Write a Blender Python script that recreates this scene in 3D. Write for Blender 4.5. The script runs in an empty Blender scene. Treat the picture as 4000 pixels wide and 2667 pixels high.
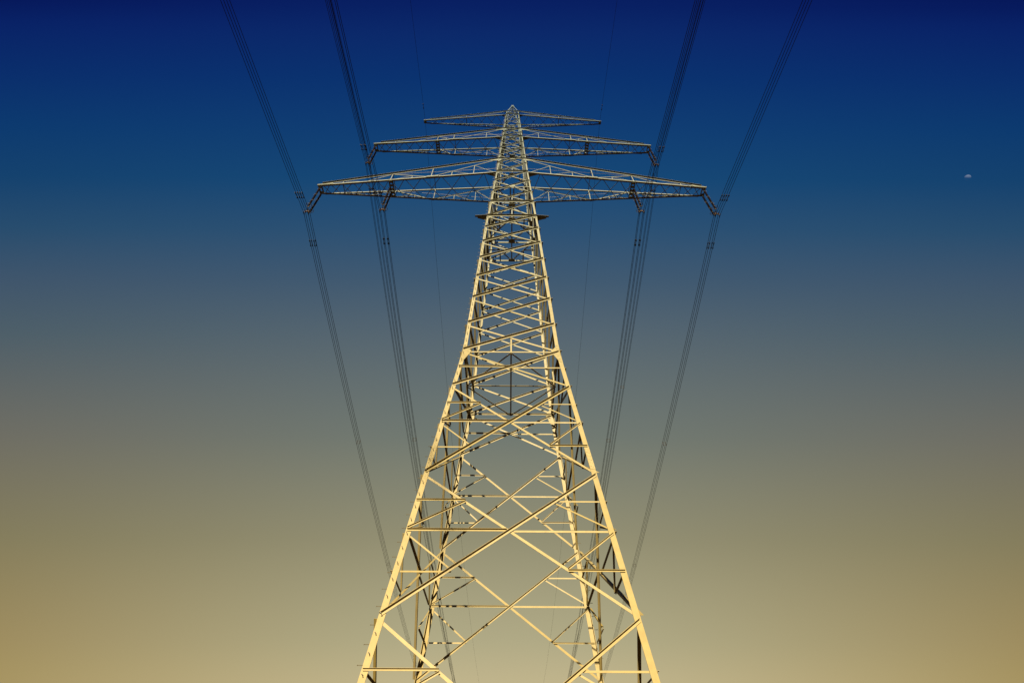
import bpy, math, random
from mathutils import Vector, Matrix

R = math.radians
random.seed(7)
scene = bpy.context.scene
U = 22.0                      # camera to tower axis, metres
EYE = 1.7                     # height of the camera above the field
LENS_TILT = 46.52             # degrees above the horizon

# ------------------------------------------------------------------ camera
cam_d = bpy.data.cameras.new("camera")
cam = bpy.data.objects.new("camera", cam_d)
scene.collection.objects.link(cam)
cam_d.sensor_width = 36.0
cam_d.lens = 16.814
cam_d.clip_start = 0.1
cam_d.clip_end = 30000.0
cam.matrix_world = (Matrix.Translation((0.055, -U, EYE))
                    @ Matrix.Rotation(R(90 + LENS_TILT), 4, 'X')
                    @ Matrix.Rotation(R(0.24), 4, 'Z'))
scene.camera = cam

# ------------------------------------------------------------------ light
SUN_EL, SUN_AZ = 15.0, -6.0    # azimuth: degrees to the right of straight behind the camera
sun_dir = Vector((math.cos(R(SUN_EL)) * math.sin(R(SUN_AZ)),
                  -math.cos(R(SUN_EL)) * math.cos(R(SUN_AZ)),
                  math.sin(R(SUN_EL))))
sd = bpy.data.lights.new("sun", 'SUN')
sd.energy = 4.9
sd.angle = R(0.53)
sd.color = (1.0, 0.88, 0.64)
so = bpy.data.objects.new("sun", sd)
scene.collection.objects.link(so)
so.rotation_euler = (-sun_dir).to_track_quat('-Z', 'Y').to_euler()
so.location = sun_dir * 200


def srgb(r, g, b):
    def f(c):
        c /= 255.0
        return c / 12.92 if c <= 0.04045 else ((c + 0.055) / 1.055) ** 2.4
    return (f(r), f(g), f(b), 1.0)


world = bpy.data.worlds.new("World")
scene.world = world
world.use_nodes = True
wt = world.node_tree
wt.nodes.clear()
WN, WL = wt.nodes.new, wt.links.new
w_out = WN('ShaderNodeOutputWorld')
w_bg = WN('ShaderNodeBackground')
w_tc = WN('ShaderNodeTexCoord')
w_sep = WN('ShaderNodeSeparateXYZ')
WL(w_tc.outputs['Generated'], w_sep.inputs[0])
# height of the view direction over the far horizon, 0 = ahead, 1 = behind
w_at = WN('ShaderNodeMath'); w_at.operation = 'ARCTAN2'
WL(w_sep.outputs['Z'], w_at.inputs[0]); WL(w_sep.outputs['Y'], w_at.inputs[1])
w_div = WN('ShaderNodeMath'); w_div.operation = 'DIVIDE'
WL(w_at.outputs[0], w_div.inputs[0]); w_div.inputs[1].default_value = math.pi


def ramp(stops):
    n = WN('ShaderNodeValToRGB')
    e = n.color_ramp.elements
    while len(e) > 1:
        e.remove(e[-1])
    e[0].position, e[0].color = stops[0][0] / 180.0, srgb(*stops[0][1])
    for a, c in stops[1:]:
        k = e.new(a / 180.0)
        k.color = srgb(*c)
    WL(w_div.outputs[0], n.inputs[0])
    return n


SKY_MID = [(0, (84, 72, 50)), (6, (150, 138, 104)), (9, (192, 180, 140)), (11.3, (191, 179, 139)), (14.5, (176, 169, 133)),  # lowest stops, out of view, darkened to cut fill light on the tower
           (24.1, (147, 143, 115)), (35.3, (113, 121, 113)), (47.4, (86, 102, 113)), (53.6, (65, 90, 113)), (59.6, (44, 81, 116)),
           (65.2, (22, 72, 118)), (70.6, (16, 61, 115)), (75.4, (10, 50, 111)), (79.2, (11, 41, 106)), (81.8, (8, 31, 98)),
           (90, (4, 20, 84)), (130, (6, 26, 88)), (180, (60, 80, 110))]
SKY_RIM = [(0, (74, 62, 40)), (6, (126, 106, 66)), (9, (160, 138, 82)), (11.5, (159, 138, 82)), (14.5, (154, 134, 85)),
           (24.1, (131, 123, 90)), (35.3, (110, 109, 99)), (47.4, (77, 94, 104)), (53.6, (63, 85, 107)), (59.6, (39, 76, 109)),
           (65.2, (20, 65, 109)), (70.6, (11, 57, 110)), (75.4, (9, 45, 107)), (80, (7, 32, 101)), (81.8, (5, 22, 89)),
           (90, (4, 13, 74)), (130, (6, 18, 78)), (180, (50, 70, 100))]
r_mid, r_rim = ramp(SKY_MID), ramp(SKY_RIM)
w_x2 = WN('ShaderNodeMath'); w_x2.operation = 'MULTIPLY'
WL(w_sep.outputs['X'], w_x2.inputs[0]); WL(w_sep.outputs['X'], w_x2.inputs[1])
w_map = WN('ShaderNodeMapRange')
w_map.inputs['From Min'].default_value = 0.02
w_map.inputs['From Max'].default_value = 0.54
WL(w_x2.outputs[0], w_map.inputs['Value'])
w_mix = WN('ShaderNodeMix'); w_mix.data_type = 'RGBA'
WL(w_map.outputs[0], w_mix.inputs[0])
# added darkening of the unseen sky at both sides, cuts fill light on the tower
w_side = WN('ShaderNodeMapRange'); w_side.interpolation_type = 'SMOOTHSTEP'
w_side.inputs['From Min'].default_value = 0.56
w_side.inputs['From Max'].default_value = 0.80
WL(w_x2.outputs[0], w_side.inputs['Value'])
w_mix2 = WN('ShaderNodeMix'); w_mix2.data_type = 'RGBA'
WL(w_side.outputs[0], w_mix2.inputs[0])
w_mix2.inputs[7].default_value = srgb(38, 34, 36)
WL(w_mix.outputs[2], w_mix2.inputs[6])
WL(r_mid.outputs[0], w_mix.inputs[6]); WL(r_rim.outputs[0], w_mix.inputs[7])
# a little of the physical sky for the same sun on top
w_sky = WN('ShaderNodeTexSky')
w_sky.sky_type = 'NISHITA'
w_sky.sun_disc = False
w_sky.sun_elevation = R(SUN_EL)
w_sky.sun_rotation = R(180.0 - SUN_AZ)
w_sky.altitude = 100
w_bg.inputs['Strength'].default_value = 2 ** -1.9
WL(w_mix2.outputs[2], w_bg.inputs['Color'])
w_bg2 = WN('ShaderNodeBackground')
w_bg2.inputs['Strength'].default_value = 0.00015
WL(w_sky.outputs[0], w_bg2.inputs['Color'])
w_add = WN('ShaderNodeAddShader')
WL(w_bg.outputs[0], w_add.inputs[0]); WL(w_bg2.outputs[0], w_add.inputs[1])
WL(w_add.outputs[0], w_out.inputs['Surface'])

scene.cycles.diffuse_bounces = 1
scene.cycles.max_bounces = 6
vs = scene.view_settings
vs.view_transform = 'Standard'
vs.look = 'None'
vs.exposure = 1.9
vs.gamma = 1.0
vs.use_curve_mapping = False


# ------------------------------------------------------------------ materials
def material(name, base, rough=0.6, metal=0.0, spec=0.5):
    m = bpy.data.materials.new(name)
    m.use_nodes = True
    nt = m.node_tree
    b = nt.nodes['Principled BSDF']
    b.inputs['Base Color'].default_value = (*base, 1)
    b.inputs['Roughness'].default_value = rough
    b.inputs['Metallic'].default_value = metal
    b.inputs['Specular IOR Level'].default_value = spec
    return m, nt, b


def noisy(name, c1, c2, scale, rough=0.6, metal=0.0, spec=0.5, detail=4, stretch=(1, 1, 1)):
    m, nt, b = material(name, c1, rough, metal, spec)
    g = nt.nodes.new('ShaderNodeNewGeometry')
    mp = nt.nodes.new('ShaderNodeMapping'); mp.inputs['Scale'].default_value = stretch
    n = nt.nodes.new('ShaderNodeTexNoise')
    n.inputs['Scale'].default_value = scale
    n.inputs['Detail'].default_value = detail
    nt.links.new(g.outputs['Position'], mp.inputs['Vector'])
    nt.links.new(mp.outputs[0], n.inputs['Vector'])
    r = nt.nodes.new('ShaderNodeValToRGB')
    r.color_ramp.elements[0].position = 0.3; r.color_ramp.elements[0].color = (*c1, 1)
    r.color_ramp.elements[1].position = 0.7; r.color_ramp.elements[1].color = (*c2, 1)
    nt.links.new(n.outputs['Fac'], r.inputs[0])
    nt.links.new(r.outputs[0], b.inputs['Base Color'])
    return m, nt, b


def pylon_paint():
    """ochre coat, with a cooler, dimmer light cast painted in towards the head"""
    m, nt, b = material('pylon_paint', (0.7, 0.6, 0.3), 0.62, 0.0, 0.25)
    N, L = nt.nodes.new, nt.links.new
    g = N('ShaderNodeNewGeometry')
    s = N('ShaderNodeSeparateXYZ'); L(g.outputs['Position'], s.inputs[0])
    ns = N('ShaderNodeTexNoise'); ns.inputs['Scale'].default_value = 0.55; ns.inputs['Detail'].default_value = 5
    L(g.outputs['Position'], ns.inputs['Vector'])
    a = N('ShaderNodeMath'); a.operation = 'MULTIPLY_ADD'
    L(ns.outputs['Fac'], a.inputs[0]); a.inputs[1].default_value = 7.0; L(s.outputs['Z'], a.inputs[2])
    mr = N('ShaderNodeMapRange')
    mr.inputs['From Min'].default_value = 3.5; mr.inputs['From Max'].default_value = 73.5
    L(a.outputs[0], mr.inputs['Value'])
    r = N('ShaderNodeValToRGB')  # height ramp puts the cool, dim light cast into the base colour
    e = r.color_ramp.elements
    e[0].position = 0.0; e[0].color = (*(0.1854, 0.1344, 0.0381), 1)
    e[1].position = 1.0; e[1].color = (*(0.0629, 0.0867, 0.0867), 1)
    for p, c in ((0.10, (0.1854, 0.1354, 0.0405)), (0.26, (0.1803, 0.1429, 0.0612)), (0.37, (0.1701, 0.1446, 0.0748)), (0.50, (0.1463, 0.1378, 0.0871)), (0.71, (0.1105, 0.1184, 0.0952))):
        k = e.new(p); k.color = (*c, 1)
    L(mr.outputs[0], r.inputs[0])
    n2 = N('ShaderNodeTexNoise'); n2.inputs['Scale'].default_value = 3.2; n2.inputs['Detail'].default_value = 8
    n2.inputs['Roughness'].default_value = 0.7
    L(g.outputs['Position'], n2.inputs['Vector'])
    r2 = N('ShaderNodeValToRGB')
    r2.color_ramp.elements[0].position = 0.25; r2.color_ramp.elements[0].color = (0.80, 0.78, 0.74, 1)
    r2.color_ramp.elements[1].position = 0.6; r2.color_ramp.elements[1].color = (1.0, 1.0, 1.0, 1)
    L(n2.outputs['Fac'], r2.inputs[0])
    mx = N('ShaderNodeMix'); mx.data_type = 'RGBA'; mx.blend_type = 'MULTIPLY'; mx.inputs[0].default_value = 1.0
    L(r.outputs[0], mx.inputs[6]); L(r2.outputs[0], mx.inputs[7])
    # every bar has weathered a little differently
    oi = N('ShaderNodeObjectInfo')
    vr = N('ShaderNodeMapRange'); vr.inputs['To Min'].default_value = 0.86; vr.inputs['To Max'].default_value = 1.04
    L(oi.outputs['Random'], vr.inputs['Value'])
    hs = N('ShaderNodeHueSaturation'); L(vr.outputs[0], hs.inputs['Value']); L(mx.outputs[2], hs.inputs['Color'])
    sr = N('ShaderNodeMapRange'); sr.inputs['To Min'].default_value = 1.08; sr.inputs['To Max'].default_value = 0.90
    L(oi.outputs['Random'], sr.inputs['Value']); L(sr.outputs[0], hs.inputs['Saturation'])
    # scattered rust and dirt stains
    n3 = N('ShaderNodeTexNoise'); n3.inputs['Scale'].default_value = 1.7; n3.inputs['Detail'].default_value = 10
    n3.inputs['Roughness'].default_value = 0.75
    L(g.outputs['Position'], n3.inputs['Vector'])
    r3 = N('ShaderNodeValToRGB')
    r3.color_ramp.elements[0].position = 0.60; r3.color_ramp.elements[0].color = (0, 0, 0, 1)
    r3.color_ramp.elements[1].position = 0.78; r3.color_ramp.elements[1].color = (0.55, 0.55, 0.55, 1)
    L(n3.outputs['Fac'], r3.inputs[0])
    m3 = N('ShaderNodeMix'); m3.data_type = 'RGBA'
    L(r3.outputs[0], m3.inputs[0]); L(hs.outputs[0], m3.inputs[6]); m3.inputs[7].default_value = (0.07, 0.040, 0.015, 1)
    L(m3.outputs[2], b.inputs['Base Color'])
    return m


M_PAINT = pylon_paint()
M_WIRE = noisy('dark_weathered_wire', (0.0048, 0.0040, 0.0043), (0.0079, 0.0068, 0.0068), 9.0, 0.7, 0.0, 0.2)[0]
M_GLAZE = noisy('brown_glaze', (0.0050, 0.0022, 0.0011), (0.0101, 0.0043, 0.0022), 6.0, 0.35, 0.0, 0.4)[0]
M_FIT = noisy('dull_fitting_steel', (0.0288, 0.0238, 0.0180), (0.0468, 0.0396, 0.0288), 12.0, 0.5, 0.3, 0.4)[0]
M_BRASS = noisy('warm_clamp_alloy', (0.0720, 0.0432, 0.0216), (0.1008, 0.0612, 0.0288), 10.0, 0.5, 0.2, 0.4)[0]
M_DARKFIT = noisy('dark_fitting_iron', (0.0043, 0.0040, 0.0043), (0.0090, 0.0079, 0.0072), 12.0, 0.6, 0.2, 0.3)[0]
M_BOLT = noisy('zinc_bolt', (0.0576, 0.0468, 0.0252), (0.0828, 0.0684, 0.0396), 14.0, 0.55, 0.2, 0.3)[0]
M_CONC = noisy('concrete', (0.28, 0.26, 0.23), (0.40, 0.38, 0.34), 3.0, 0.9)[0]
M_FIELD = noisy('ploughed_field', (0.050, 0.022, 0.0030), (0.070, 0.032, 0.006), 1.4, 0.95, 0.0, 0.1, 9)[0]


def moon_material():
    m = bpy.data.materials.new('moon_rock')
    m.use_nodes = True
    nt = m.node_tree
    nt.nodes.clear()
    o = nt.nodes.new('ShaderNodeOutputMaterial')
    d = nt.nodes.new('ShaderNodeBsdfDiffuse')
    t = nt.nodes.new('ShaderNodeBsdfTransparent')   # the air in front of the moon shines as brightly as the sky beside it
    a = nt.nodes.new('ShaderNodeAddShader')
    tc = nt.nodes.new('ShaderNodeTexCoord')
    n = nt.nodes.new('ShaderNodeTexNoise'); n.inputs['Scale'].default_value = 3.2; n.inputs['Detail'].default_value = 5
    r = nt.nodes.new('ShaderNodeValToRGB')
    r.color_ramp.elements[0].position = 0.35; r.color_ramp.elements[0].color = (0.018, 0.022, 0.032, 1)
    r.color_ramp.elements[1].position = 0.65; r.color_ramp.elements[1].color = (0.042, 0.048, 0.067, 1)
    nt.links.new(tc.outputs['Object'], n.inputs['Vector'])
    nt.links.new(n.outputs['Fac'], r.inputs[0]); nt.links.new(r.outputs[0], d.inputs['Color'])
    nt.links.new(d.outputs[0], a.inputs[0]); nt.links.new(t.outputs[0], a.inputs[1])
    ge = nt.nodes.new('ShaderNodeNewGeometry')
    t2 = nt.nodes.new('ShaderNodeBsdfTransparent')
    mx = nt.nodes.new('ShaderNodeMixShader')       # light only leaves the outside of the ball
    nt.links.new(ge.outputs['Backfacing'], mx.inputs[0])
    nt.links.new(a.outputs[0], mx.inputs[1]); nt.links.new(t2.outputs[0], mx.inputs[2])
    nt.links.new(mx.outputs[0], o.inputs['Surface'])
    return m


# ------------------------------------------------------------------ mesh helpers
class MB:
    def __init__(self):
        self.v, self.f = [], []

    def add(self, vs_, fs_):
        o = len(self.v)
        self.v += [tuple(x) for x in vs_]
        self.f += [tuple(i + o for i in f) for f in fs_]

    def prism(self, prof0, prof1):
        """loft between two equal polygons, capped"""
        n = len(prof0)
        fs_ = [(i, (i + 1) % n, n + (i + 1) % n, n + i) for i in range(n)]
        fs_ += [tuple(range(n - 1, -1, -1)), tuple(range(n, 2 * n))]
        self.add(list(prof0) + list(prof1), fs_)

    def plate(self, pts, nrm, t):
        nrm = Vector(nrm).normalized()
        a = [Vector(q) for q in pts]
        self.prism(a, [q + nrm * t for q in a])

    def tube(self, pts, r, n=6, r1=None, caps=True):
        pts = [Vector(q) for q in pts]
        rings = []
        for i, q in enumerate(pts):
            d = (pts[min(i + 1, len(pts) - 1)] - pts[max(i - 1, 0)]).normalized()
            up = Vector((0, 0, 1)) if abs(d.z) < 0.9 else Vector((1, 0, 0))
            a = d.cross(up).normalized(); b = a.cross(d)
            rr = r if r1 is None else r + (r1 - r) * i / (len(pts) - 1)
            rings.append([q + (a * math.cos(2 * math.pi * k / n) + b * math.sin(2 * math.pi * k / n)) * rr for k in range(n)])
        vs_ = [v for ring in rings for v in ring]
        fs_ = []
        for i in range(len(rings) - 1):
            for k in range(n):
                fs_.append((i * n + k, i * n + (k + 1) % n, (i + 1) * n + (k + 1) % n, (i + 1) * n + k))
        if caps:
            fs_ += [tuple(range(n - 1, -1, -1)), tuple(range((len(rings) - 1) * n, len(rings) * n))]
        self.add(vs_, fs_)

    def lathe(self, prof, n=12, origin=(0, 0, 0)):
        ox, oy, oz = origin
        vs_, fs_ = [], []
        for (r, z) in prof:
            for k in range(n):
                a = 2 * math.pi * k / n
                vs_.append((ox + r * math.cos(a), oy + r * math.sin(a), oz + z))
        for i in range(len(prof) - 1):
            for k in range(n):
                fs_.append((i * n + k, i * n + (k + 1) % n, (i + 1) * n + (k + 1) % n, (i + 1) * n + k))
        fs_ += [tuple(range(n - 1, -1, -1)), tuple(range((len(prof) - 1) * n, len(prof) * n))]
        self.add(vs_, fs_)

    def box(self, c, sx, sy, sz):
        x, y, z = c
        p0 = [(x - sx, y - sy, z - sz), (x + sx, y - sy, z - sz), (x + sx, y + sy, z - sz), (x - sx, y + sy, z - sz)]
        self.prism(p0, [(a, b, c_ + 2 * sz) for a, b, c_ in p0])

    def angle(self, p0, p1, n, a, t, out=True, edge='top', off=0.016, ext=0.0, b=None):
        """steel angle: one leaf flat in the plane with normal n, the other standing off that plane"""
        p0, p1 = Vector(p0), Vector(p1)
        d = (p1 - p0).normalized()
        p0 = p0 - d * ext; p1 = p1 + d * ext
        n = Vector(n); n = (n - d * n.dot(d)).normalized()
        w = n.cross(d)
        if abs(w.z) < .12 * abs(w.y):
            if w.y < 0:
                w = -w
        elif w.z < 0:
            w = -w
        if edge == 'bottom':
            w = -w
        if b is None:
            b = a * 1.2 if out and edge == 'top' else a
        s = 1.0 if out else -1.0
        prof = [(-a / 2, 0), (a / 2, 0), (a / 2, b), (a / 2 - t, b), (a / 2 - t, t), (-a / 2, t)]
        P = [w * u + n * (s * (v + off)) for u, v in prof]
        self.prism([p0 + q for q in P], [p1 + q for q in P])

    def bolt(self, p, n, r=0.02, h=0.022):
        n = Vector(n).normalized()
        up = Vector((0, 0, 1)) if abs(n.z) < 0.9 else Vector((1, 0, 0))
        a = n.cross(up).normalized(); b = a.cross(n)
        p = Vector(p)
        ring = [p + (a * math.cos(k * math.pi / 3) + b * math.sin(k * math.pi / 3)) * r for k in range(6)]
        self.prism(ring, [q + n * h for q in ring])

    def build(self, name, mat, parent=None, smooth=False):
        me = bpy.data.meshes.new(name)
        me.from_pydata(self.v, [], self.f)
        me.validate()
        import bmesh
        bm = bmesh.new(); bm.from_mesh(me)
        bmesh.ops.recalc_face_normals(bm, faces=bm.faces)
        bm.to_mesh(me); bm.free()
        me.materials.append(mat)
        if smooth:
            for q in me.polygons:
                q.use_smooth = True
        o = bpy.data.objects.new(name, me)
        scene.collection.objects.link(o)
        if parent:
            o.parent = parent
        return o


def tag(o, label=None, cat=None, group=None, kind=None):
    if label: o['label'] = label
    if cat: o['category'] = cat
    if group: o['group'] = group
    if kind: o['kind'] = kind
    return o


def empty(name, loc=(0, 0, 0), rz=0.0):
    o = bpy.data.objects.new(name, None)
    scene.collection.objects.link(o)
    o.location = loc
    o.rotation_euler = (0, 0, rz)
    o.empty_display_size = 0.5
    return o


def copy_tree(o, parent=None):
    c = o.copy()
    scene.collection.objects.link(c)
    if parent:
        c.parent = parent
    for ch in list(o.children):
        copy_tree(ch, c)
    return c


# ------------------------------------------------------------------ ground
g = MB()
NG, EXT = 24, 9000.0
for i in range(NG + 1):
    for j in range(NG + 1):
        g.v.append((-EXT + 2 * EXT * i / NG, -EXT + 2 * EXT * j / NG, 0.0))
for i in range(NG):
    for j in range(NG):
        a = i * (NG + 1) + j
        g.f.append((a, a + NG + 1, a + NG + 2, a + 1))
tag(g.build('ground', M_FIELD), 'brown ploughed field under the pylon', 'field', kind='structure')

# ------------------------------------------------------------------ pylon
DEPTH = 1.053
LV = dict(L0=.2352, L1=.4962, L2=.7452, W=.8782, P6=.9890, P5=1.1082, P4=1.2212, P3=1.3317, P2=1.4393, P1=1.5428,
          P0=1.6374, T1=1.7644, T2=1.8664, H2=1.9200, T3=1.9781, T4=2.0804, T5=2.1820, T6=2.2329, T7=2.2864, T8=2.3839,
          T9=2.4669, T10=2.5552, T11=2.6171, T12=2.6761, T13=2.7634, T14=2.8495, T15=2.9364, T16=2.9949)
Z = {k: v * U + EYE for k, v in LV.items()}
Z['B'] = 0.35
APEX = 3.205 * U + EYE
WT = [(-.0773, .2277), (.2352, .1930), (.8782, .1212), (1.6374, .0905), (2.0804, .0685), (2.5552, .0500), (2.9949, .0334), (3.205, .0022)]
WT = [(z * U + EYE, w * U) for z, w in WT]


def node_w(z):
    for (z0, w0), (z1, w1) in zip(WT, WT[1:]):
        if z <= z1:
            return w0 + (w1 - w0) * (z - z0) / (z1 - z0)
    return WT[-1][1]


def corner_w(z):
    return node_w(z) + (0.085 if z < Z['P0'] else 0.06 if z < Z['T10'] else 0.045)


FACES = [((0, -1), (1, 0)), ((1, 0), (0, 1)), ((0, 1), (-1, 0)), ((-1, 0), (0, -1))]   # front, right, back, left


def fp(f, s, z):
    """point on tower face f, s = -1..1 across between the brace nodes"""
    (nx, ny), (tx, ty) = FACES[f]
    w = node_w(z); c = corner_w(z)
    x = nx * c + tx * s * w
    y = (ny * c + ty * s * w) * DEPTH
    return Vector((x, y, z))


def fn(f, z):
    a, b, c = fp(f, -1, z), fp(f, 1, z), fp(f, 0, z + 1.0)
    n = (b - a).cross(c - a).normalized()
    if n.x * FACES[f][0][0] + n.y * FACES[f][0][1] < 0:
        n = -n
    return n


pylon = empty('transmission_pylon', (0, 0, 0), R(0.126))
tag(pylon, 'tall steel lattice power pylon, ochre with a cooler, dimmer light cast painted in towards the top, with three crossarms', 'pylon')

# legs ------------------------------------------------------------------
LEG_SEG = [('B', 'L1', .225), ('L1', 'W', .215), ('W', 'P4', .20), ('P4', 'P1', .185), ('P1', 'T2', .155), ('T2', 'T6', .135),
           ('T6', 'T12', .115), ('T12', 'T16', .095)]
legs = []
for sx, sy in ((-1, -1), (1, -1), (1, 1), (-1, 1)):
    mb = MB()
    for i, (a, b, w) in enumerate(LEG_SEG):
        t = 0.022 if w > .18 else 0.016
        z0, z1 = Z[a], Z[b]
        if a == 'B':
            z0 = 0.1
        cuts = [z0] + [q for q, _ in WT if z0 < q < z1] + [z1]
        for q0, q1 in zip(cuts, cuts[1:]):
            ring = []
            for q in (q0, q1):
                c = corner_w(min(max(q, q0 + 1e-3), q1 - 1e-3))
                X, Y = sx * c, sy * c * DEPTH
                ring.append([(X - sx * u, Y - sy * v, q) for u, v in ((0, 0), (w, 0), (w, t), (t, t), (t, w), (0, w))])
            mb.prism(ring[0], ring[1])
    # peak
    c0 = corner_w(Z['T16'] - .01)
    ring = []
    for q, c in ((Z['T16'], c0), (APEX, 0.09)):
        X, Y = sx * c, sy * c * DEPTH
        ring.append([(X - sx * u, Y - sy * v, q) for u, v in ((0, 0), (.08, 0), (.08, .012), (.012, .012), (.012, .08), (0, .08))])
    mb.prism(ring[0], ring[1])
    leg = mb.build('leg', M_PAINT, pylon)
    legs.append(((sx, sy), leg))
    fb = MB()
    c = corner_w(0.1) - 0.08
    fb.lathe([(.62, -.6), (.62, .22), (.58, .30), (.38, .34)], 20, (sx * c, sy * c * DEPTH, 0))
    fb.build('concrete_footing', M_CONC, pylon)

# apex cap
cb = MB()
cb.box((0, 0, APEX + .02), .14, .14, .05)
cb.plate([(-.12, -.10, APEX - .02), (.12, -.10, APEX - .02), (.22, -.13, APEX - .45), (-.22, -.13, APEX - .45)], (0, -1, .1), .012)
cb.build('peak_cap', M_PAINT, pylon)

# splice plates with bolt rows on the legs ---------------------------------
for (sx, sy), leg in legs:
    for z, h, w in ((Z['L1'] + .9, 1.25, .20), (Z['P4'] + .55, .8, .17), (Z['P1'] + .4, .7, .15), (Z['T2'] - .15, .6, .12)):
        pb = MB()
        for ax in (0, 1):
            A, Bq = [], []
            for q in (z - h / 2, z + h / 2):
                c = corner_w(q)
                for u in (.012, w):
                    if ax == 0:
                        A.append(Vector((sx * (c - u), sy * c * DEPTH, q)))
                    else:
                        A.append(Vector((sx * c, sy * (c * DEPTH - u), q)))
            n = Vector((0, sy, 0)) if ax == 0 else Vector((sx, 0, 0))
            pts = [A[0], A[1], A[3], A[2]]
            pb.plate([q + n * .001 for q in pts], n, .012)
            if sy < 0 or ax == 0:
                for k in range(6):
                    for u in (.28, .72):
                        fz = (k + .5 + (.25 if u > .5 else -.0)) / 6.5
                        lo = A[0].lerp(A[1], u); hi = A[2].lerp(A[3], u)
                        pb.bolt(lo.lerp(hi, fz) + n * .013, n)
        pb.build('splice_plate', M_PAINT, leg)

# braces ------------------------------------------------------------------
diag = []      # (priority, builder)
OFF_IN = 0.026


def add_brace(store, pri, name, f, s0, z0, s1, z1, a, t=.011, out=True, edge='top', off=None, ext=.04):
    if off is None:
        off = .018 if out else OFF_IN
    store.append((pri, name, f, s0, z0, s1, z1, a, t, out, edge, off, ext))


def make_brace(mb, rec):
    _, name, f, s0, z0, s1, z1, a, t, out, edge, off, ext = rec
    mb.angle(fp(f, s0, z0), fp(f, s1, z1), fn(f, (z0 + z1) / 2), a, t, out, edge, off, ext)


X_PANELS = [('W', 'P6'), ('P6', 'P5'), ('P5', 'P4'), ('P4', 'P3'), ('P3', 'P2'), ('P2', 'P1'), ('P1', 'P0'), ('P0', 'T1'), ('T1', 'T2'),
            ('T2', 'T3'), ('T3', 'T4'), ('T4', 'T5'), ('T5', 'T7'), ('T7', 'T8'), ('T8', 'T9'), ('T9', 'T10'), ('T10', 'T11'),
            ('T11', 'T12'), ('T12', 'T13'), ('T13', 'T14'), ('T14', 'T15'), ('T15', 'T16')]
BIG = [('L2', 'W'), ('L1', 'L2'), ('L0', 'L1'), ('B', 'L0')]
horiz, second = [], []
for f in range(4):
    fpri = (0, 2, 1, 2)[f]
    for i, (lo, hi) in enumerate(X_PANELS):
        z0, z1 = Z[lo], Z[hi]
        a = .112 if z1 <= Z['P0'] else .098 if z1 <= Z['T4'] else .086 if z1 <= Z['T12'] else .07
        g_ = .012 * (z1 - z0)
        pri = 10 + i + (0, 60, 8, 60)[f]
        add_brace(diag, pri, 'diagonal_brace', f, -1, z0 + g_ + .1, 1, z1 - g_, a)
        add_brace(diag, pri, 'diagonal_brace', f, -1, z1 - g_ - .1, 1, z0 + g_, a, out=False)
    for i, (lo, hi) in enumerate(BIG):
        z0, z1 = Z[lo], Z[hi]
        a = .100
        e0, e1 = .09, .09
        add_brace(diag, i - 4, 'diagonal_brace', f, -1, z0 + e0, 1, z1 - e1, a)
        add_brace(diag, i - 4, 'diagonal_brace', f, -1, z1 - e1, 1, z0 + e0, a, out=False)
        w0, w1 = node_w(z0), node_w(z1)
        tc = w1 / (w0 + w1)                       # crossing, measured from the top
        zc = z1 + (z0 - z1) * tc
        add_brace(horiz, i, 'horizontal_brace', f, -1, zc, -.035, zc, .080, off=.026, ext=.02)
        add_brace(horiz, i, 'horizontal_brace', f, .03, zc, 1, zc, .080, out=False, off=.034, ext=.02)
        if i == 0:
            continue

        def on_diag(t):                            # '\' diagonal at fraction t from its top left
            z = z1 + (z0 - z1) * t
            x = -w1 + (w0 + w1) * t
            return x / node_w(z), z
        zl = zc
        su, zu = on_diag(tc / 2)                   # upper quarter
        sl, zw = on_diag(tc + (1 - tc) / 2)        # lower quarter
        b2 = .062
        # left side
        add_brace(second, i, 'secondary_brace', f, -1, zu, su - .01, zu, b2, .009, off=.030, ext=.03)
        add_brace(second, i, 'secondary_brace', f, su, zu - .08, -1, zl + .10, b2, .009, off=.040, ext=.03)
        add_brace(second, i, 'secondary_brace', f, -1, zl - .12, -sl, zw + .08, b2, .009, out=False, off=.040, ext=.03)
        add_brace(second, i, 'secondary_brace', f, -1, zw, -sl, zw, b2, .009, out=False, off=.050, ext=.03)
        # right side
        add_brace(second, i, 'secondary_brace', f, -su + .01, zu, 1, zu, b2, .009, out=False, off=.040, ext=.03)
        add_brace(second, i, 'secondary_brace', f, -su, zu - .08, 1, zl + .10, b2, .009, out=False, off=.050, ext=.03)
        add_brace(second, i, 'secondary_brace', f, 1, zl - .12, sl, zw + .08, b2, .009, off=.030, ext=.03)
        add_brace(second, i, 'secondary_brace', f, sl, zw, 1, zw, b2, .009, off=.040, ext=.03)
    # full width horizontals
    for lv, a, out in (('W', .085, False), ('P0', .13, True), ('T1', .13, True), ('H2', .10, False), ('T4', .12, True), ('T6', .11, True),
                       ('T10', .11, True), ('T12', .10, True), ('T15', .085, True), ('T16', .07, True)):
        add_brace(horiz, 6, 'horizontal_brace', f, -1, Z[lv], 1, Z[lv], a, out=out, off=.034 if out else .040, ext=.05)
    # short posts from a crossing to the horizontal beneath or above it
    for lv, up in (('W', 'P6'), ('P0', 'T1'), ('T1', 'T2'), ('T4', 'T5')):
        w0, w1 = node_w(Z[lv]), node_w(Z[up])
        zc = Z[up] + (Z[lv] - Z[up]) * w1 / (w0 + w1)
        add_brace(second, 9, 'secondary_brace', f, 0, Z[lv] + .06, 0, zc - .05, .08, .009, out=False, off=.055, ext=0)
    # peak
    zt, zm = Z['T16'], Z['T16'] + (APEX - Z['T16']) * .62
    add_brace(second, 9, 'secondary_brace', f, -.95, zt + .1, .9, zm, .05, .008, ext=0)
    add_brace(second, 9, 'secondary_brace', f, -.9, zm, .95, zt + .1, .05, .008, out=False, ext=0)

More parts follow.
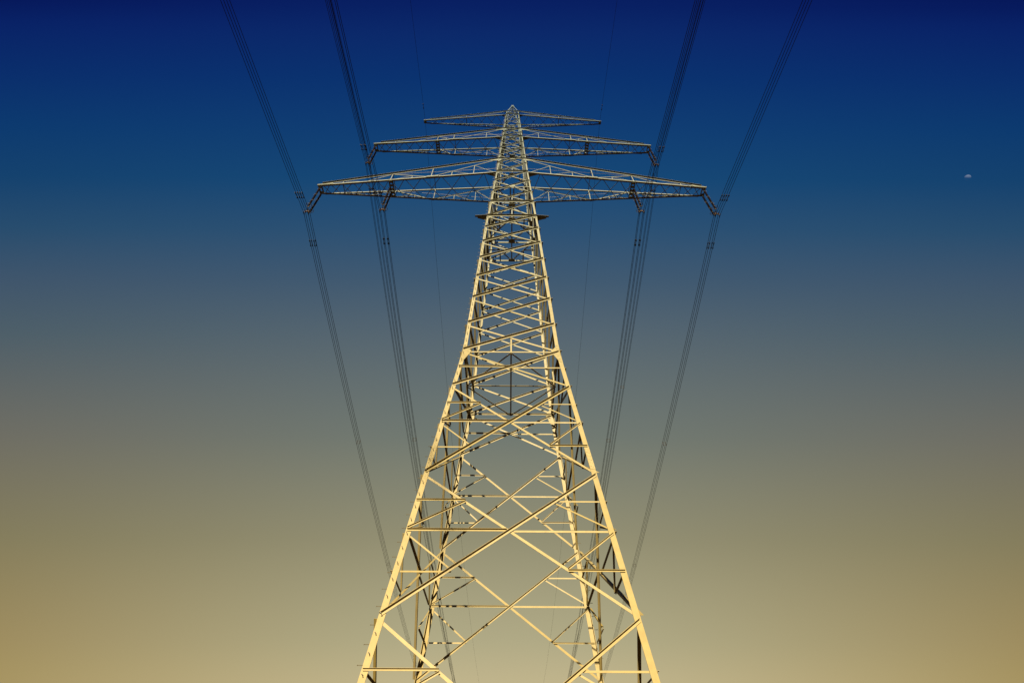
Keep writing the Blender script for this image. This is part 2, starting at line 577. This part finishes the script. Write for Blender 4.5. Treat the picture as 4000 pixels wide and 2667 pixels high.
diag.sort(key=lambda r: r[0])
rest = MB()
for i, rec in enumerate(diag):
    if i < 99:
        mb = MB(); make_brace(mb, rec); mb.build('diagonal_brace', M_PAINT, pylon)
    else:
        make_brace(rest, rec)
tag(rest.build('diagonal_brace', M_PAINT, pylon), kind='stuff')
for store in (horiz, second):
    store.sort(key=lambda r: r[0])
    rest = MB()
    for i, rec in enumerate(store):
        if i < 99:
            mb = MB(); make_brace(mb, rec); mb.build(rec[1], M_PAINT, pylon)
        else:
            make_brace(rest, rec)
    if rest.v:
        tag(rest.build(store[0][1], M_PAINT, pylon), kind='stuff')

# gusset plates on the faces -----------------------------------------------
for f in range(4):
    n2 = lambda z: fn(f, z)
    for lv, wd, up, dn in (('W', .38, .65, 1.0), ('P0', .46, .30, .42), ('T1', .44, .12, .45), ('T6', .36, .18, .30), ('T12', .40, .16, .26),
                           ('T4', .34, .15, .22), ('T10', .28, .12, .20)):
        z = Z[lv]
        w = node_w(z)
        for s in (-1, 1):
            k = wd / w
            pts = [fp(f, s * 1.02, z + up), fp(f, s * (1 - .35 * k), z + up * .55), fp(f, s * (1 - k), z + .07), fp(f, s * (1 - k), z - .10),
                   fp(f, s * (1 - .3 * k), z - dn * .8), fp(f, s * 1.02, z - dn)]
            n = fn(f, z)
            mb = MB()
            mb.plate([q + n * .0015 for q in pts], n, .011)
            if f in (0, 2):
                for dz in (-.6, -.42, -.24, -.06, .12, .3):
                    zz = z + dz * (up + dn)
                    if z - dn * .75 < zz < z + up * .8:
                        for ds in (.03, .16):
                            mb.bolt(fp(f, s * (1 - ds * k), zz) + n * .0125, n, .02)
                for ds in (.45, .6, .75):
                    mb.bolt(fp(f, s * (1 - ds * k), z - .05) + n * .0125, n, .02)
            mb.build('gusset_plate', M_PAINT, pylon)
    for lv, hw, hh in (('H2', .27, .27), ('T6', .30, .17)):
        z = Z[lv]; w = node_w(z); n = fn(f, z)
        mb = MB()
        pts = [fp(f, -hw / w, z + hh * .45), fp(f, -hw * .6 / w, z + hh), fp(f, hw * .6 / w, z + hh), fp(f, hw / w, z + hh * .45),
               fp(f, hw / w, z - hh * .45), fp(f, hw * .6 / w, z - hh), fp(f, -hw * .6 / w, z - hh), fp(f, -hw / w, z - hh * .45)]
        mb.plate([q + n * .045 for q in pts], n, .012)
        for k in range(7):
            mb.bolt(fp(f, (-.8 + 1.6 * k / 6) * hw / w, z) + n * .057, n, .02)
        mb.build('gusset_plate', M_PAINT, pylon)

# plan bracing inside the tower ---------------------------------------------


def plan(lv, a, diamond=True, cross=True, squares=False, double=False, hub=.0, drop=.10):
    z = Z[lv] - drop
    w = corner_w(z) - .05; d = w * DEPTH
    F, B_, L_, R_ = (0, -d, z), (0, d, z), (-w, 0, z), (w, 0, z)
    segs = []
    if diamond:
        segs += [(F, L_), (L_, B_), (B_, R_), (R_, F)]
    if cross:
        segs += [((0, -d, z - .03), (0, d, z - .03)), ((-w, 0, z + .03), (w, 0, z + .03))]
    if squares:
        for sx in (-1, 1):
            for sy in (-1, 1):
                segs += [((sx * w * .5, sy * d, z - .05), (sx * w * .5, sy * d * .5, z - .05)),
                         ((sx * w, sy * d * .5, z + .05), (sx * w * .5, sy * d * .5, z + .05))]
    if double:
        segs += [((-.16, -d, z - .06), (-.16, d, z - .06)), ((.16, -d, z - .06), (.16, d, z - .06))]
    for p0, p1 in segs:
        mb = MB()
        mb.angle(p0, p1, (0, 0, -1), a, .01, False, 'top', .0, 0)
        mb.build('plan_brace', M_PAINT, pylon)
    if hub:
        for (x, y), (ux, uy) in (((0, -d), (0, 1)), ((0, d), (0, -1)), ((-w, 0), (1, 0)), ((w, 0), (-1, 0))):
            vx, vy = -uy, ux
            pts = [(x + vx * hub, y + vy * hub, z - .09), (x + vx * hub * .8 + ux * hub * .9, y + vy * hub * .8 + uy * hub * .9, z - .09),
                   (x - vx * hub * .8 + ux * hub * .9, y - vy * hub * .8 + uy * hub * .9, z - .09), (x - vx * hub, y - vy * hub, z - .09)]
            mb = MB(); mb.plate(pts, (0, 0, 1), .014)
            mb.build('gusset_plate', M_PAINT, pylon)


plan('W', .085)
plan('P0', .10, squares=True, hub=.30)
plan('T1', .09, cross=False, hub=.32)
plan('H2', .11, diamond=False, cross=False, double=True, drop=.25)
plan('T4', .09, cross=False, squares=True, hub=.30)
plan('T10', .08, cross=False, hub=.36)
plan('T15', .06, cross=False)

# brackets sticking out past the front legs under the lowest crossarm
z = Z['P0'] + .05
c = corner_w(z)
for s in (-1, 1):
    mb = MB()
    y0 = -c * DEPTH - .02
    mb.plate([(s * (c - .05), y0 - .12, z), (s * (c + 1.02), y0 - .06, z - .03), (s * (c + 1.02), y0 + .10, z - .03), (s * (c + .05), y0 + .18, z)], (0, 0, 1), .016)
    mb.plate([(s * (c + .02), y0 + .05, z - .02), (s * (c + .82), y0 + .05, z - .04), (s * (c + .82), y0 + .20, z - .04), (s * (c + .04), y0 + .42, z - .02)], (0, 0, -1), .018)
    for k in range(7):
        mb.bolt((s * (c + .15 + .09 * k), y0 + .2, z - .05), (0, 0, -1), .02)
    mb.build('bracket', M_PAINT, pylon)

# step bolts ----------------------------------------------------------------
bolts = []
for (sx, sy), leg in legs:
    if sx * sy < 0:
        continue
    z, k = 1.2, 0
    while z < Z['T15']:
        c = corner_w(z)
        w = .10 if z < Z['P1'] else .06
        if k % 2 == 0:
            p, n = Vector((sx * (c - w), sy * c * DEPTH, z)), Vector((0, sy, 0))
        else:
            p, n = Vector((sx * c, sy * (c * DEPTH - w), z)), Vector((sx, 0, 0))
        bolts.append((z + (0 if sy < 0 else 12), leg, p, n))
        z += .288; k += 1
bolts.sort(key=lambda q: q[0])
restb = {}
for i, (_, leg, p, n) in enumerate(bolts):
    own = i < 98
    mb = MB() if own else restb.setdefault(leg.name, (MB(), leg))[0]
    mb.tube([p + n * .001, p + n * .19], .011, 6)
    mb.bolt(p + n * .19, n, .017, .014)
    mb.bolt(p + n * .002, n, .022, .022)
    if own:
        mb.build('step_bolt', M_BOLT, leg)
for mb, leg in restb.values():
    tag(mb.build('step_bolt', M_BOLT, leg), kind='stuff')

# crossarms -----------------------------------------------------------------
ARM = {
    'low': dict(lv='T4', top='T6', tip=(.87698, .02093, 2.05248), chord=.135, topc=.12, web=.070, lace=.058,
                V=[.128, .251, .366, .481, .593, .74, .862],
                PF=[.069, .191, .308, .416, .513, .600, .669, .740, .805, .869, .931, .975],
                PB=[.071, .191, .309, .420, .517, .590, .670, .742, .810, .877, .934, .975], end=.975, box=(.593,), full=True, gus=(.95, .52)),
    'mid': dict(lv='T10', top='T12', tip=(.72585, .0203, 2.53654), chord=.13, topc=.115, web=.066, lace=.056,
                V=[.128, .256, .382, .508, .678, .835], PF=[.068, .196, .319, .421, .512, .599, .683, .766, .844, .917, .972],
                PB=[.068, .195, .315, .423, .502, .603, .688, .767, .849, .920, .975], end=.95, box=(.508,), full=True, gus=(.86, .45)),
    'top': dict(lv='T15', top='T16', tip=(.51693, .0066, 2.92557), chord=.095, topc=.085, web=.05, lace=.045,
                V=[.245, .487, .733], PF=[.117, .235, .358, .478, .602, .718, .822, .906], PB=[.121, .234, .355, .480, .596, .712, .827, .906],
                end=.93, box=(), full=False, gus=(.5, .3)),
}
ARM_NAME = {'low': 'longest and lowest crossarm', 'mid': 'middle crossarm', 'top': 'short top crossarm'}
tip_pt = {}
for key, A in ARM.items():
    zb, zt = Z[A['lv']], Z[A['top']]
    X, D, ztip = A['tip'][0] * U, A['tip'][1] * U, A['tip'][2] * U + EYE
    D = max(D, .18)
    tip_pt[key] = (X, D, ztip)
    cb_, ct_ = corner_w(zb), corner_w(zt)
    for s in (-1, 1):
        root = {}
        for q, yy in (('F', -1), ('K', 1)):
            b0 = Vector((s * cb_, yy * cb_ * DEPTH, zb)); b1 = Vector((s * X, yy * D, ztip))
            t0 = Vector((s * ct_, yy * ct_ * DEPTH, zt))
            te = b0.lerp(b1, A['end']) + Vector((0, 0, .11))
            root[q] = (b0, b1, t0, te, Vector((0, yy, 0)))

        def bot(q, t):
            return root[q][0].lerp(root[q][1], t)

        def top(q, t):
            b0, b1, t0, te, n = root[q]
            # same distance out along the arm
            xx = bot(q, t).x
            k = (xx - t0.x) / (te.x - t0.x)
            return t0.lerp(te, k)
        mb = MB()
        for q in ('F', 'K'):
            b0, b1, t0, te, n = root[q]
            mb.angle(b0, b1, n, A['chord'], .014, False, 'bottom', 0, .05, b=A['chord'] * 1.25)
            mb.angle(t0, te, n, A['topc'], .014, True, 'top', .002, 0, b=A['topc'] * 1.4)
        # tip nose: closing plate front to back and a stub in front
        arm = mb.build('crossarm', M_PAINT, pylon)
        arm['label'] = f"{'left' if s < 0 else 'right'} half of the {ARM_NAME[key]}"

        def sub(name, p0, p1, n, a, out, edge='top', off=.0, t=.008):
            m_ = MB(); m_.angle(p0, p1, n, a, t, out, edge, off, 0); m_.build(name, M_PAINT, arm)
        for q in ('F', 'K'):
            n = root[q][4]
            wb = A['web']
            V = A['V']
            o1, o2 = .018, .018

            def seg(p0, p1, a=wb, out=False, off=o2):
                sub('web_brace', p0, p1, n, a, out, 'top', off)
            if A['full']:
                v_in, v_box = V[2], V[-3] if key == 'low' else V[3]
                iv = 4 if key == 'low' else 3
                v_box = V[iv]
                v_tip = V[-1]
                # main diagonal from the inner post foot up to the tower
                P0, P1 = bot(q, v_in), root[q][2]
                seg(P0, P1, wb * 1.1)

                def on_main(t):
                    k = (bot(q, t).x - P0.x) / (P1.x - P0.x)
                    return P0.lerp(P1, k)
                seg(bot(q, v_in), top(q, v_in), wb)
                seg(bot(q, v_box), top(q, v_box), wb)
                subs = V[:2] if key == 'low' else [V[0]]
                for t in (V[0], V[1]) if key == 'low' else (V[0],):
                    seg(bot(q, t), on_main(t), wb * .8, off=.03)
                seg(on_main(V[0]), bot(q, .01), wb * .8, off=.03)
                if key == 'low':
                    seg(on_main(V[1]), bot(q, V[0] + .012), wb * .8, off=.03)
                else:
                    seg(on_main(V[0] + .02), bot(q, V[1] - .03), wb * .7, off=.03) if False else None
                # from the head of the hanger post down to the inner post foot
                Q0, Q1 = top(q, v_box), bot(q, v_in)
                seg(Q0, Q1, wb * (1.1 if q == 'F' else 1.5), out=(q == 'K'), off=.020)
                tm = (v_box + v_in) / 2 - .005
                k = (bot(q, tm).x - Q0.x) / (Q1.x - Q0.x)
                mid = Q0.lerp(Q1, k)
                seg(bot(q, tm), mid, wb * .7, off=.03)
                seg(mid, bot(q, v_box - .012), wb * .7, off=.03)
                # outer part
                tmid = (v_box + v_tip) / 2 + (.01 if key == 'low' else .006)
                seg(top(q, v_box), bot(q, tmid), wb * .9, off=.03)
                seg(top(q, v_tip), bot(q, tmid - .01), wb * .7, off=.03)
                seg(bot(q, v_tip), top(q, v_tip), wb * .8)
                # thin walking rope from the hanger post to the tower
                m_ = MB()
                pe = Vector((s * corner_w(Z[A['lv']] + .8), root[q][0].y * .98, Z[A['lv']] + (.85 if key == 'low' else .7)))
                m_.tube([top(q, v_box) - Vector((0, 0, .05)), pe], .014, 6)
                m_.build('hand_rope', M_FIT, arm)
            else:
                P0, P1 = bot(q, V[1]), root[q][2]
                seg(P0, P1)
                for t in V:
                    if t < V[1]:
                        k = (bot(q, t).x - P0.x) / (P1.x - P0.x)
                        seg(bot(q, t), P0.lerp(P1, k), wb * .8, off=.03)
                        seg(P0.lerp(P1, k), bot(q, .02), wb * .8, off=.03)
                    else:
                        seg(bot(q, t), top(q, t), wb * .9)
                seg(top(q, V[1] + .01), bot(q, V[2] - .02), wb * .8, off=.03)
        # top plane cross pieces between front and back
        for t in ((A['V'][2], A['V'][4 if key == 'low' else 3]) if A['full'] else (A['V'][1],)):
            sub('plan_brace', top('F', t), top('K', t), (0, 0, -1), A['lace'], False)
        for t in ((A['V'][-1],) if A['full'] else (A['V'][1],)):
            sub('plan_brace', bot('F', t), bot('K', t), (0, 0, -1), A['lace'], False, off=.03)
        # lacing in the bottom plane
        pf, pk = [0.0] + A['PF'], [0.0] + A['PB']
        dz = Vector((0, 0, -A['chord'] / 2))
        for i in range(len(pf) - 1):
            if i:
                sub('lacing_brace', bot('F', pf[i]) + dz, bot('K', pk[i + 1]) + dz, (0, 0, -1), A['lace'], False, off=.016)
            else:
                sub('lacing_brace', bot('K', pf[1] * .12) + dz, bot('F', pf[1]) + dz, (0, 0, -1), A['lace'], False, off=.016)
            if i:
                sub('lacing_brace', bot('K', pk[i]) + dz, bot('F', pf[i + 1]) + dz, (0, 0, -1), A['lace'], False, off=.028)
        # hanger beams: two channels with batten plates between the bottom chords
        for t, wide in [(b_, .17) for b_ in A['box']] + [(.992, .15)]:
            mb = MB()
            pF, pK = bot('F', t), bot('K', t)
            for e in (-1, 1):
                dx = Vector((e * wide, 0, -.02))
                if key == 'top':
                    dx = Vector((e * wide * .7, 0, -.02))
                mb.angle(pF + dx, pK + dx, (0, 0, -1), .11, .012, False, 'top', .07, .04, b=.10)
            nb = 5 if t < .9 else 2
            for k in range(nb):
                c0 = pF.lerp(pK, (k + .5) / nb)
                L_ = .15 if t < .9 else .10
                mb.box(c0 + Vector((0, 0, -.105)), wide, L_ * .8, .007)
            mb.build('hanger_beam', M_PAINT, arm)
        # horizontal corner plates where the arm meets the tower
        gl, gd = A['gus']
        for q, yy in (('F', -1), ('K', 1)):
            b0 = root[q][0]
            dirv = (root[q][1] - b0).normalized()
            base = b0 + Vector((0, 0, -A['chord'] / 2 - .012))
            k_ = 1.0 if q == 'F' else .45
            pts = [base - dirv * .15 + Vector((0, yy * .04, 0)), base + dirv * gl * k_ + Vector((0, yy * .02, 0)),
                   base + dirv * gl * k_ + Vector((0, -yy * .16, 0)),
                   base + Vector((-s * .02, -yy * gd * k_, 0)), base - dirv * .15 + Vector((0, -yy * gd * k_, 0))]
            mb = MB(); mb.plate(pts, (0, 0, -1), .016); mb.build('gusset_plate', M_PAINT, arm)
        if A['full']:
            for q in ('F', 'K'):
                n = root[q][4]
                t0 = root[q][2]; te = root[q][3]
                dv = (te - t0).normalized()
                mb = MB()
                mb.plate([t0 + n * .02 + dv * -.25 + Vector((0, 0, .16)), t0 + n * .02 + dv * .95 + Vector((0, 0, .06)),
                          t0 + n * .02 + dv * .95 + Vector((0, 0, -.10)), t0 + n * .02 + dv * -.25 + Vector((0, 0, -.42))], n, .012)
                for k in range(6):
                    mb.bolt(t0 + n * .032 + dv * (.1 + .14 * k) + Vector((0, 0, -.03)), n, .02)
                mb.build('gusset_plate', M_PAINT, arm)
                # splice at the inner post foot, and the bolted tip
                c0 = bot(q, A['V'][2])
                dv = (root[q][1] - root[q][0]).normalized()
                mb = MB()
                u = Vector((0, 0, 1))
                mb.plate([c0 - dv * .85 + n * .03 - u * .05, c0 + dv * .5 + n * .03 - u * .05, c0 + dv * .4 + n * .03 + u * .15, c0 - dv * .6 + n * .03 + u * .15], n, .012)
                for k in range(8):
                    mb.bolt(c0 + dv * (-.7 + .15 * k) + n * .042 + u * .03, n, .02)
                mb.build('splice_plate', M_PAINT, arm)
        mb = MB()
        for q in ('F', 'K'):
            n = root[q][4]
            b1 = root[q][1]
            dv = (root[q][1] - root[q][0]).normalized()
            u = Vector((0, 0, 1))
            Lp = 1.5 if A['full'] else .9
            mb.plate([b1 - dv * Lp + n * .02 - u * .04, b1 + dv * .06 + n * .02 - u * .04, b1 + dv * .06 + n * .02 + u * .09, b1 - dv * Lp + n * .02 + u * .15], n, .012)
            for k in range(9):
                mb.bolt(b1 - dv * (Lp * (.05 + k / 10)) + n * .032 + u * .04, n, .018)
        mb.build('tip_plate', M_PAINT, arm)

# ------------------------------------------------------------------ insulators
proto_col = []


def shed_profile(r, h, n):
    prof = [(r * .55, 0)]
    for k in range(n):
        z0 = -h * (k + .1) / n
        z1 = -h * (k + .55) / n
        z2 = -h * (k + .95) / n
        prof += [(r * .55, z0), (r, z1), (r * .95, z1 - .004), (r * .55, z2)]
    prof.append((r * .5, -h))
    return prof


def make_string(length):
    root = empty('insulator_string')
    m = MB()
    m.tube([(0, 0, .10), (0, 0, -.12)], .03, 8)
    m.box((0, 0, .06), .05, .025, .06)
    m.build('hanger_link', M_FIT, root)
    n = 3
    gap = .13
    rod = (length - .22 - .12 - gap * (n - 1)) / n
    z = -.10
    for k in range(n):
        m = MB()
        m.lathe([(a, b + z) for a, b in shed_profile(.088, rod, 15)], 14)
        m.build('insulator_rod', M_GLAZE, root)
        z -= rod
        if k < n - 1:
            m = MB()
            m.lathe([(.05, z + .05), (.062, z + .04), (.062, z - .005), (.035, z - .02), (.035, z - gap + .02), (.062, z - gap + .005), (.062, z - gap - .04), (.05, z - gap - .05)], 10)
            m.build('end_cap', M_FIT, root)
            for zz, dn in ((z - .02, 1), (z - gap + .02, -1)):
                m = MB()
                for e in (-1, 1):
                    m.tube([(0, 0, zz), (e * .10, 0, zz + dn * .02), (e * .17, 0, zz + dn * .10), (e * .18, 0, zz + dn * .17)], .010, 5)
                m.build('arcing_horn', M_FIT, root)
            z -= gap
    m = MB()
    m.tube([(0, 0, z + .02), (0, 0, z - .16)], .032, 8)
    m.build('end_cap', M_FIT, root)
    m = MB()
    for e in (-1, 1):
        m.tube([(0, 0, .02), (e * .12, 0, 0), (e * .2, 0, -.1), (e * .22, 0, -.2)], .010, 5)
    m.build('arcing_horn', M_FIT, root)
    # racket shaped field ring round the lower end
    m = MB()
    ring = []
    for k in range(25):
        a = 2 * math.pi * k / 24
        ring.append((.27 * math.cos(a), .20 * math.sin(a), z + .18 + .03 * math.cos(2 * a)))
    m.tube(ring, .017, 6, caps=False)
    m.tube([(-.27, 0, z + .20), (-.12, 0, z - .02), (0, 0, z - .06)], .012, 5)
    m.tube([(.27, 0, z + .20), (.12, 0, z - .02), (0, 0, z - .06)], .012, 5)
    m.build('field_ring', M_FIT, root, True)
    return root


STR_LEN = {'low': .1745 * U, 'in': .1660 * U, 'mid': .1590 * U}
PH = {'low': (.8716, 2.0525), 'in': (.5550, 2.0640), 'mid': (.7225, 2.5365)}
SPOT = {'low': 'tip of the lowest crossarm', 'in': 'inner hanger of the lowest crossarm', 'mid': 'tip of the middle crossarm'}


def pylon_child_world(v):
    return Matrix.Rotation(R(0.126), 4, 'Z') @ Vector(v)


def make_yoke():
    """yoke that joins two strings (along the line) and carries four clamps"""
    root = empty('conductor_yoke')
    m = MB()
    m.plate([(-.02, -.30, .42), (-.02, .42, .42), (-.02, .16, .22), (-.02, -.04, .22)], (1, 0, 0), .03)
    m.build('yoke_plate', M_DARKFIT, root)
    m = MB()
    m.box((0, .06, .20), .27, .05, .028)
    m.box((0, .06, .27), .05, .07, .07)
    m.build('cross_plate', M_BRASS, root)
    for sx in (-1, 1):
        m = MB()
        m.tube([(sx * .22, .06, .22), (sx * .20, .03, .1), (sx * .20, 0, -.2)], .018, 6)
        m.build('clamp_hanger', M_BRASS, root)
        for sz in (-1, 1):
            m = MB()
            zc = sz * .20
            m.tube([(sx * .2, -.20, zc - .05), (sx * .2, -.08, zc - .012), (sx * .2, 0, zc), (sx * .2, .08, zc - .012), (sx * .2, .20, zc - .05)], .036, 8)
            m.box((sx * .2, 0, zc + .01), .035, .06, .05)
            m.build('suspension_clamp', M_DARKFIT, root)
    return root


BUNDLE = {}
first_yoke = None
for key in ('low', 'in', 'mid'):
    X0, ztop = PH[key]
    L_ = STR_LEN[key]
    proto = None
    for s in (-1, 1):
        side = 'left' if s < 0 else 'right'
        beam_z = ztop * U + EYE - .17
        zb = beam_z - L_ - .05
        for yy, nm in ((-.16, 'front'), (.42, 'rear')):
            o = proto = make_string(L_) if proto is None else copy_tree(proto)
            o.location = pylon_child_world((s * X0 * U, yy, beam_z))
            tag(o, f"{nm} brown insulator string under the {side} {SPOT[key]}", 'insulator', 'insulator strings hanging in pairs from the crossarms')
        y_ = first_yoke = make_yoke() if first_yoke is None else copy_tree(first_yoke)
        zc = zb - .42
        y_.location = pylon_child_world((s * X0 * U, 0.07, zc))
        tag(y_, f"bronze yoke with four wire clamps under the {side} {SPOT[key]}", 'yoke', 'yokes with wire clamps under the insulators')
        BUNDLE[(key, s)] = (s * X0 * U, .07, zc)

# ------------------------------------------------------------------ wires
SPAN = 18.0 * U


def wire_point(x0, y0, z0, y, sf, sn, txf, txn):
    """sagging wire: y measured from the clamp, positive away from the camera"""
    if y >= 0:
        return Vector((x0 + txf * y, y0 + y, z0 - sf * y + sf / SPAN * y * y))
    return Vector((x0 + txn * y, y0 + y, z0 + sn * y + sn / SPAN * y * y))


def wire_mesh(x0, y0, z0, sf, sn, txf, txn, rad):
    ys = []
    y = -SPAN
    while y < -.01:
        ys.append(y)
        y += 8.0 if y < -40 else 2.5
    ys += [0.0]
    y = 2.5
    while y < SPAN:
        ys.append(y)
        y += 2.5 if y < 60 else 8.0
    ys.append(SPAN)
    m = MB()
    m.tube([wire_point(x0, y0, z0, q, sf, sn, txf, txn) for q in ys], rad, 6)
    return m


def damper_mesh(x0, y0, z0, y, prm):
    p = wire_point(x0, y0, z0, y, *prm)
    q = wire_point(x0, y0, z0, y + .1, *prm)
    d = (q - p).normalized()
    dn = Vector((0, 0, -.10))
    m = MB()
    m.tube([p + Vector((0, 0, .04)), p + dn], .028, 6)
    m.tube([p + dn - d * .24, p + dn + d * .24], .012, 5)
    for e in (-1, 1):
        m.tube([p + dn + d * e * .15, p + dn + d * e * .31], .045, 8, .055)
    return m


PRM = (.225, .148, .004, -.010)
SPOTW = {'low': 'tip of the lowest crossarm', 'in': 'inner hanger of the lowest crossarm', 'mid': 'tip of the middle crossarm'}
for key in ('low', 'in', 'mid'):
    for s in (-1, 1):
        side = 'left' if s < 0 else 'right'
        bx, by, bz = BUNDLE[(key, s)]
        for ox, on in ((s * .2, 'outer'), (-s * .2, 'inner')):
            for oz, zn in ((.2, 'upper'), (-.2, 'lower')):
                o = wire_mesh(bx + ox, by, bz + oz, *PRM, .021).build('power_conductor', M_WIRE, None, True)
                o.rotation_euler = (0, 0, R(.126))
                tag(o, f"{on} {zn} wire of the bundle under the {side} {SPOTW[key]}", 'power line', 'wires in bundles of four')
                for yy in (.128 * U, -.088 * U):
                    yv = yy + (.18 if oz > 0 else -.02)
                    damper_mesh(bx + ox, by, bz + oz, yv, PRM).build('vibration_damper', M_DARKFIT, o)
        # spacers that hold the four wires apart
        for k, dist in enumerate((1.29 if key != 'mid' else 1.36, 2.47, 3.70)):
            p = wire_point(bx, by, bz, dist * U, *PRM)
            m = MB()
            cs = [p + Vector((a * .2, 0, b * .2)) for a, b in ((-1, -1), (1, -1), (1, 1), (-1, 1))]
            for a, b in zip(cs, cs[1:] + cs[:1]):
                m.tube([a, b], .020, 6)
            for a in cs:
                m.tube([a - Vector((0, .09, -.02)), a + Vector((0, .09, -.02))], .032, 8)
            o = m.build('bundle_spacer', M_FIT)
            o.rotation_euler = (0, 0, R(.126))
            nth = ('highest', 'middle', 'lowest')[k]
            tag(o, f"{nth} square spacer on the bundle from the {side} {SPOTW[key]}", 'wire spacer', 'square spacers along the wire bundles')

EPRM = (.258, .080, .004, -.004)
for s in (-1, 1):
    side = 'left' if s < 0 else 'right'
    X, D, zt = tip_pt['top']
    x0, z0 = s * (X - .08), zt + .18
    o = wire_mesh(x0, 0, z0, *EPRM, .014).build('earth_wire', M_WIRE, None, True)
    o.rotation_euler = (0, 0, R(.126))
    tag(o, f"single thin earth wire over the {side} tip of the short top crossarm", 'power line', 'single wires over the top crossarm')
    m = MB()
    m.box((x0, 0, z0 - .04), .04, .16, .05)
    m.tube([(x0, 0, z0), (x0, 0, zt - .1)], .03, 6)
    m.build('wire_clamp', M_FIT, o)
    for yy in (-1.9, 1.9):
        damper_mesh(x0, 0, z0, yy, EPRM).build('vibration_damper', M_DARKFIT, o)

# ------------------------------------------------------------------ moon
DIST = 9000.0
mdir = Vector(((3779.6 - 2000) / 1868.2, (1333.5 - 694.0) / 1868.2, -1.0)).normalized()
mpos = cam.matrix_world @ (mdir * DIST)
m = MB()
rad = DIST * .0039
NV, NH = 32, 48
vs_ = [(0, 0, rad)]
for i in range(1, NV):
    th = math.pi * i / NV
    for j in range(NH):
        ph = 2 * math.pi * j / NH
        vs_.append((rad * math.sin(th) * math.cos(ph), rad * math.sin(th) * math.sin(ph), rad * math.cos(th)))
vs_.append((0, 0, -rad))
fs_ = [(0, 1 + j, 1 + (j + 1) % NH) for j in range(NH)]
for i in range(NV - 2):
    for j in range(NH):
        a = 1 + i * NH; b = a + NH
        fs_.append((a + j, b + j, b + (j + 1) % NH, a + (j + 1) % NH))
last = len(vs_) - 1
fs_ += [(last, 1 + (NV - 2) * NH + (j + 1) % NH, 1 + (NV - 2) * NH + j) for j in range(NH)]
m.add(vs_, fs_)
mo = m.build('moon', moon_material(), None, True)
mo.location = mpos
tag(mo, 'small pale half moon, lit from above, in the empty blue sky', 'moon')
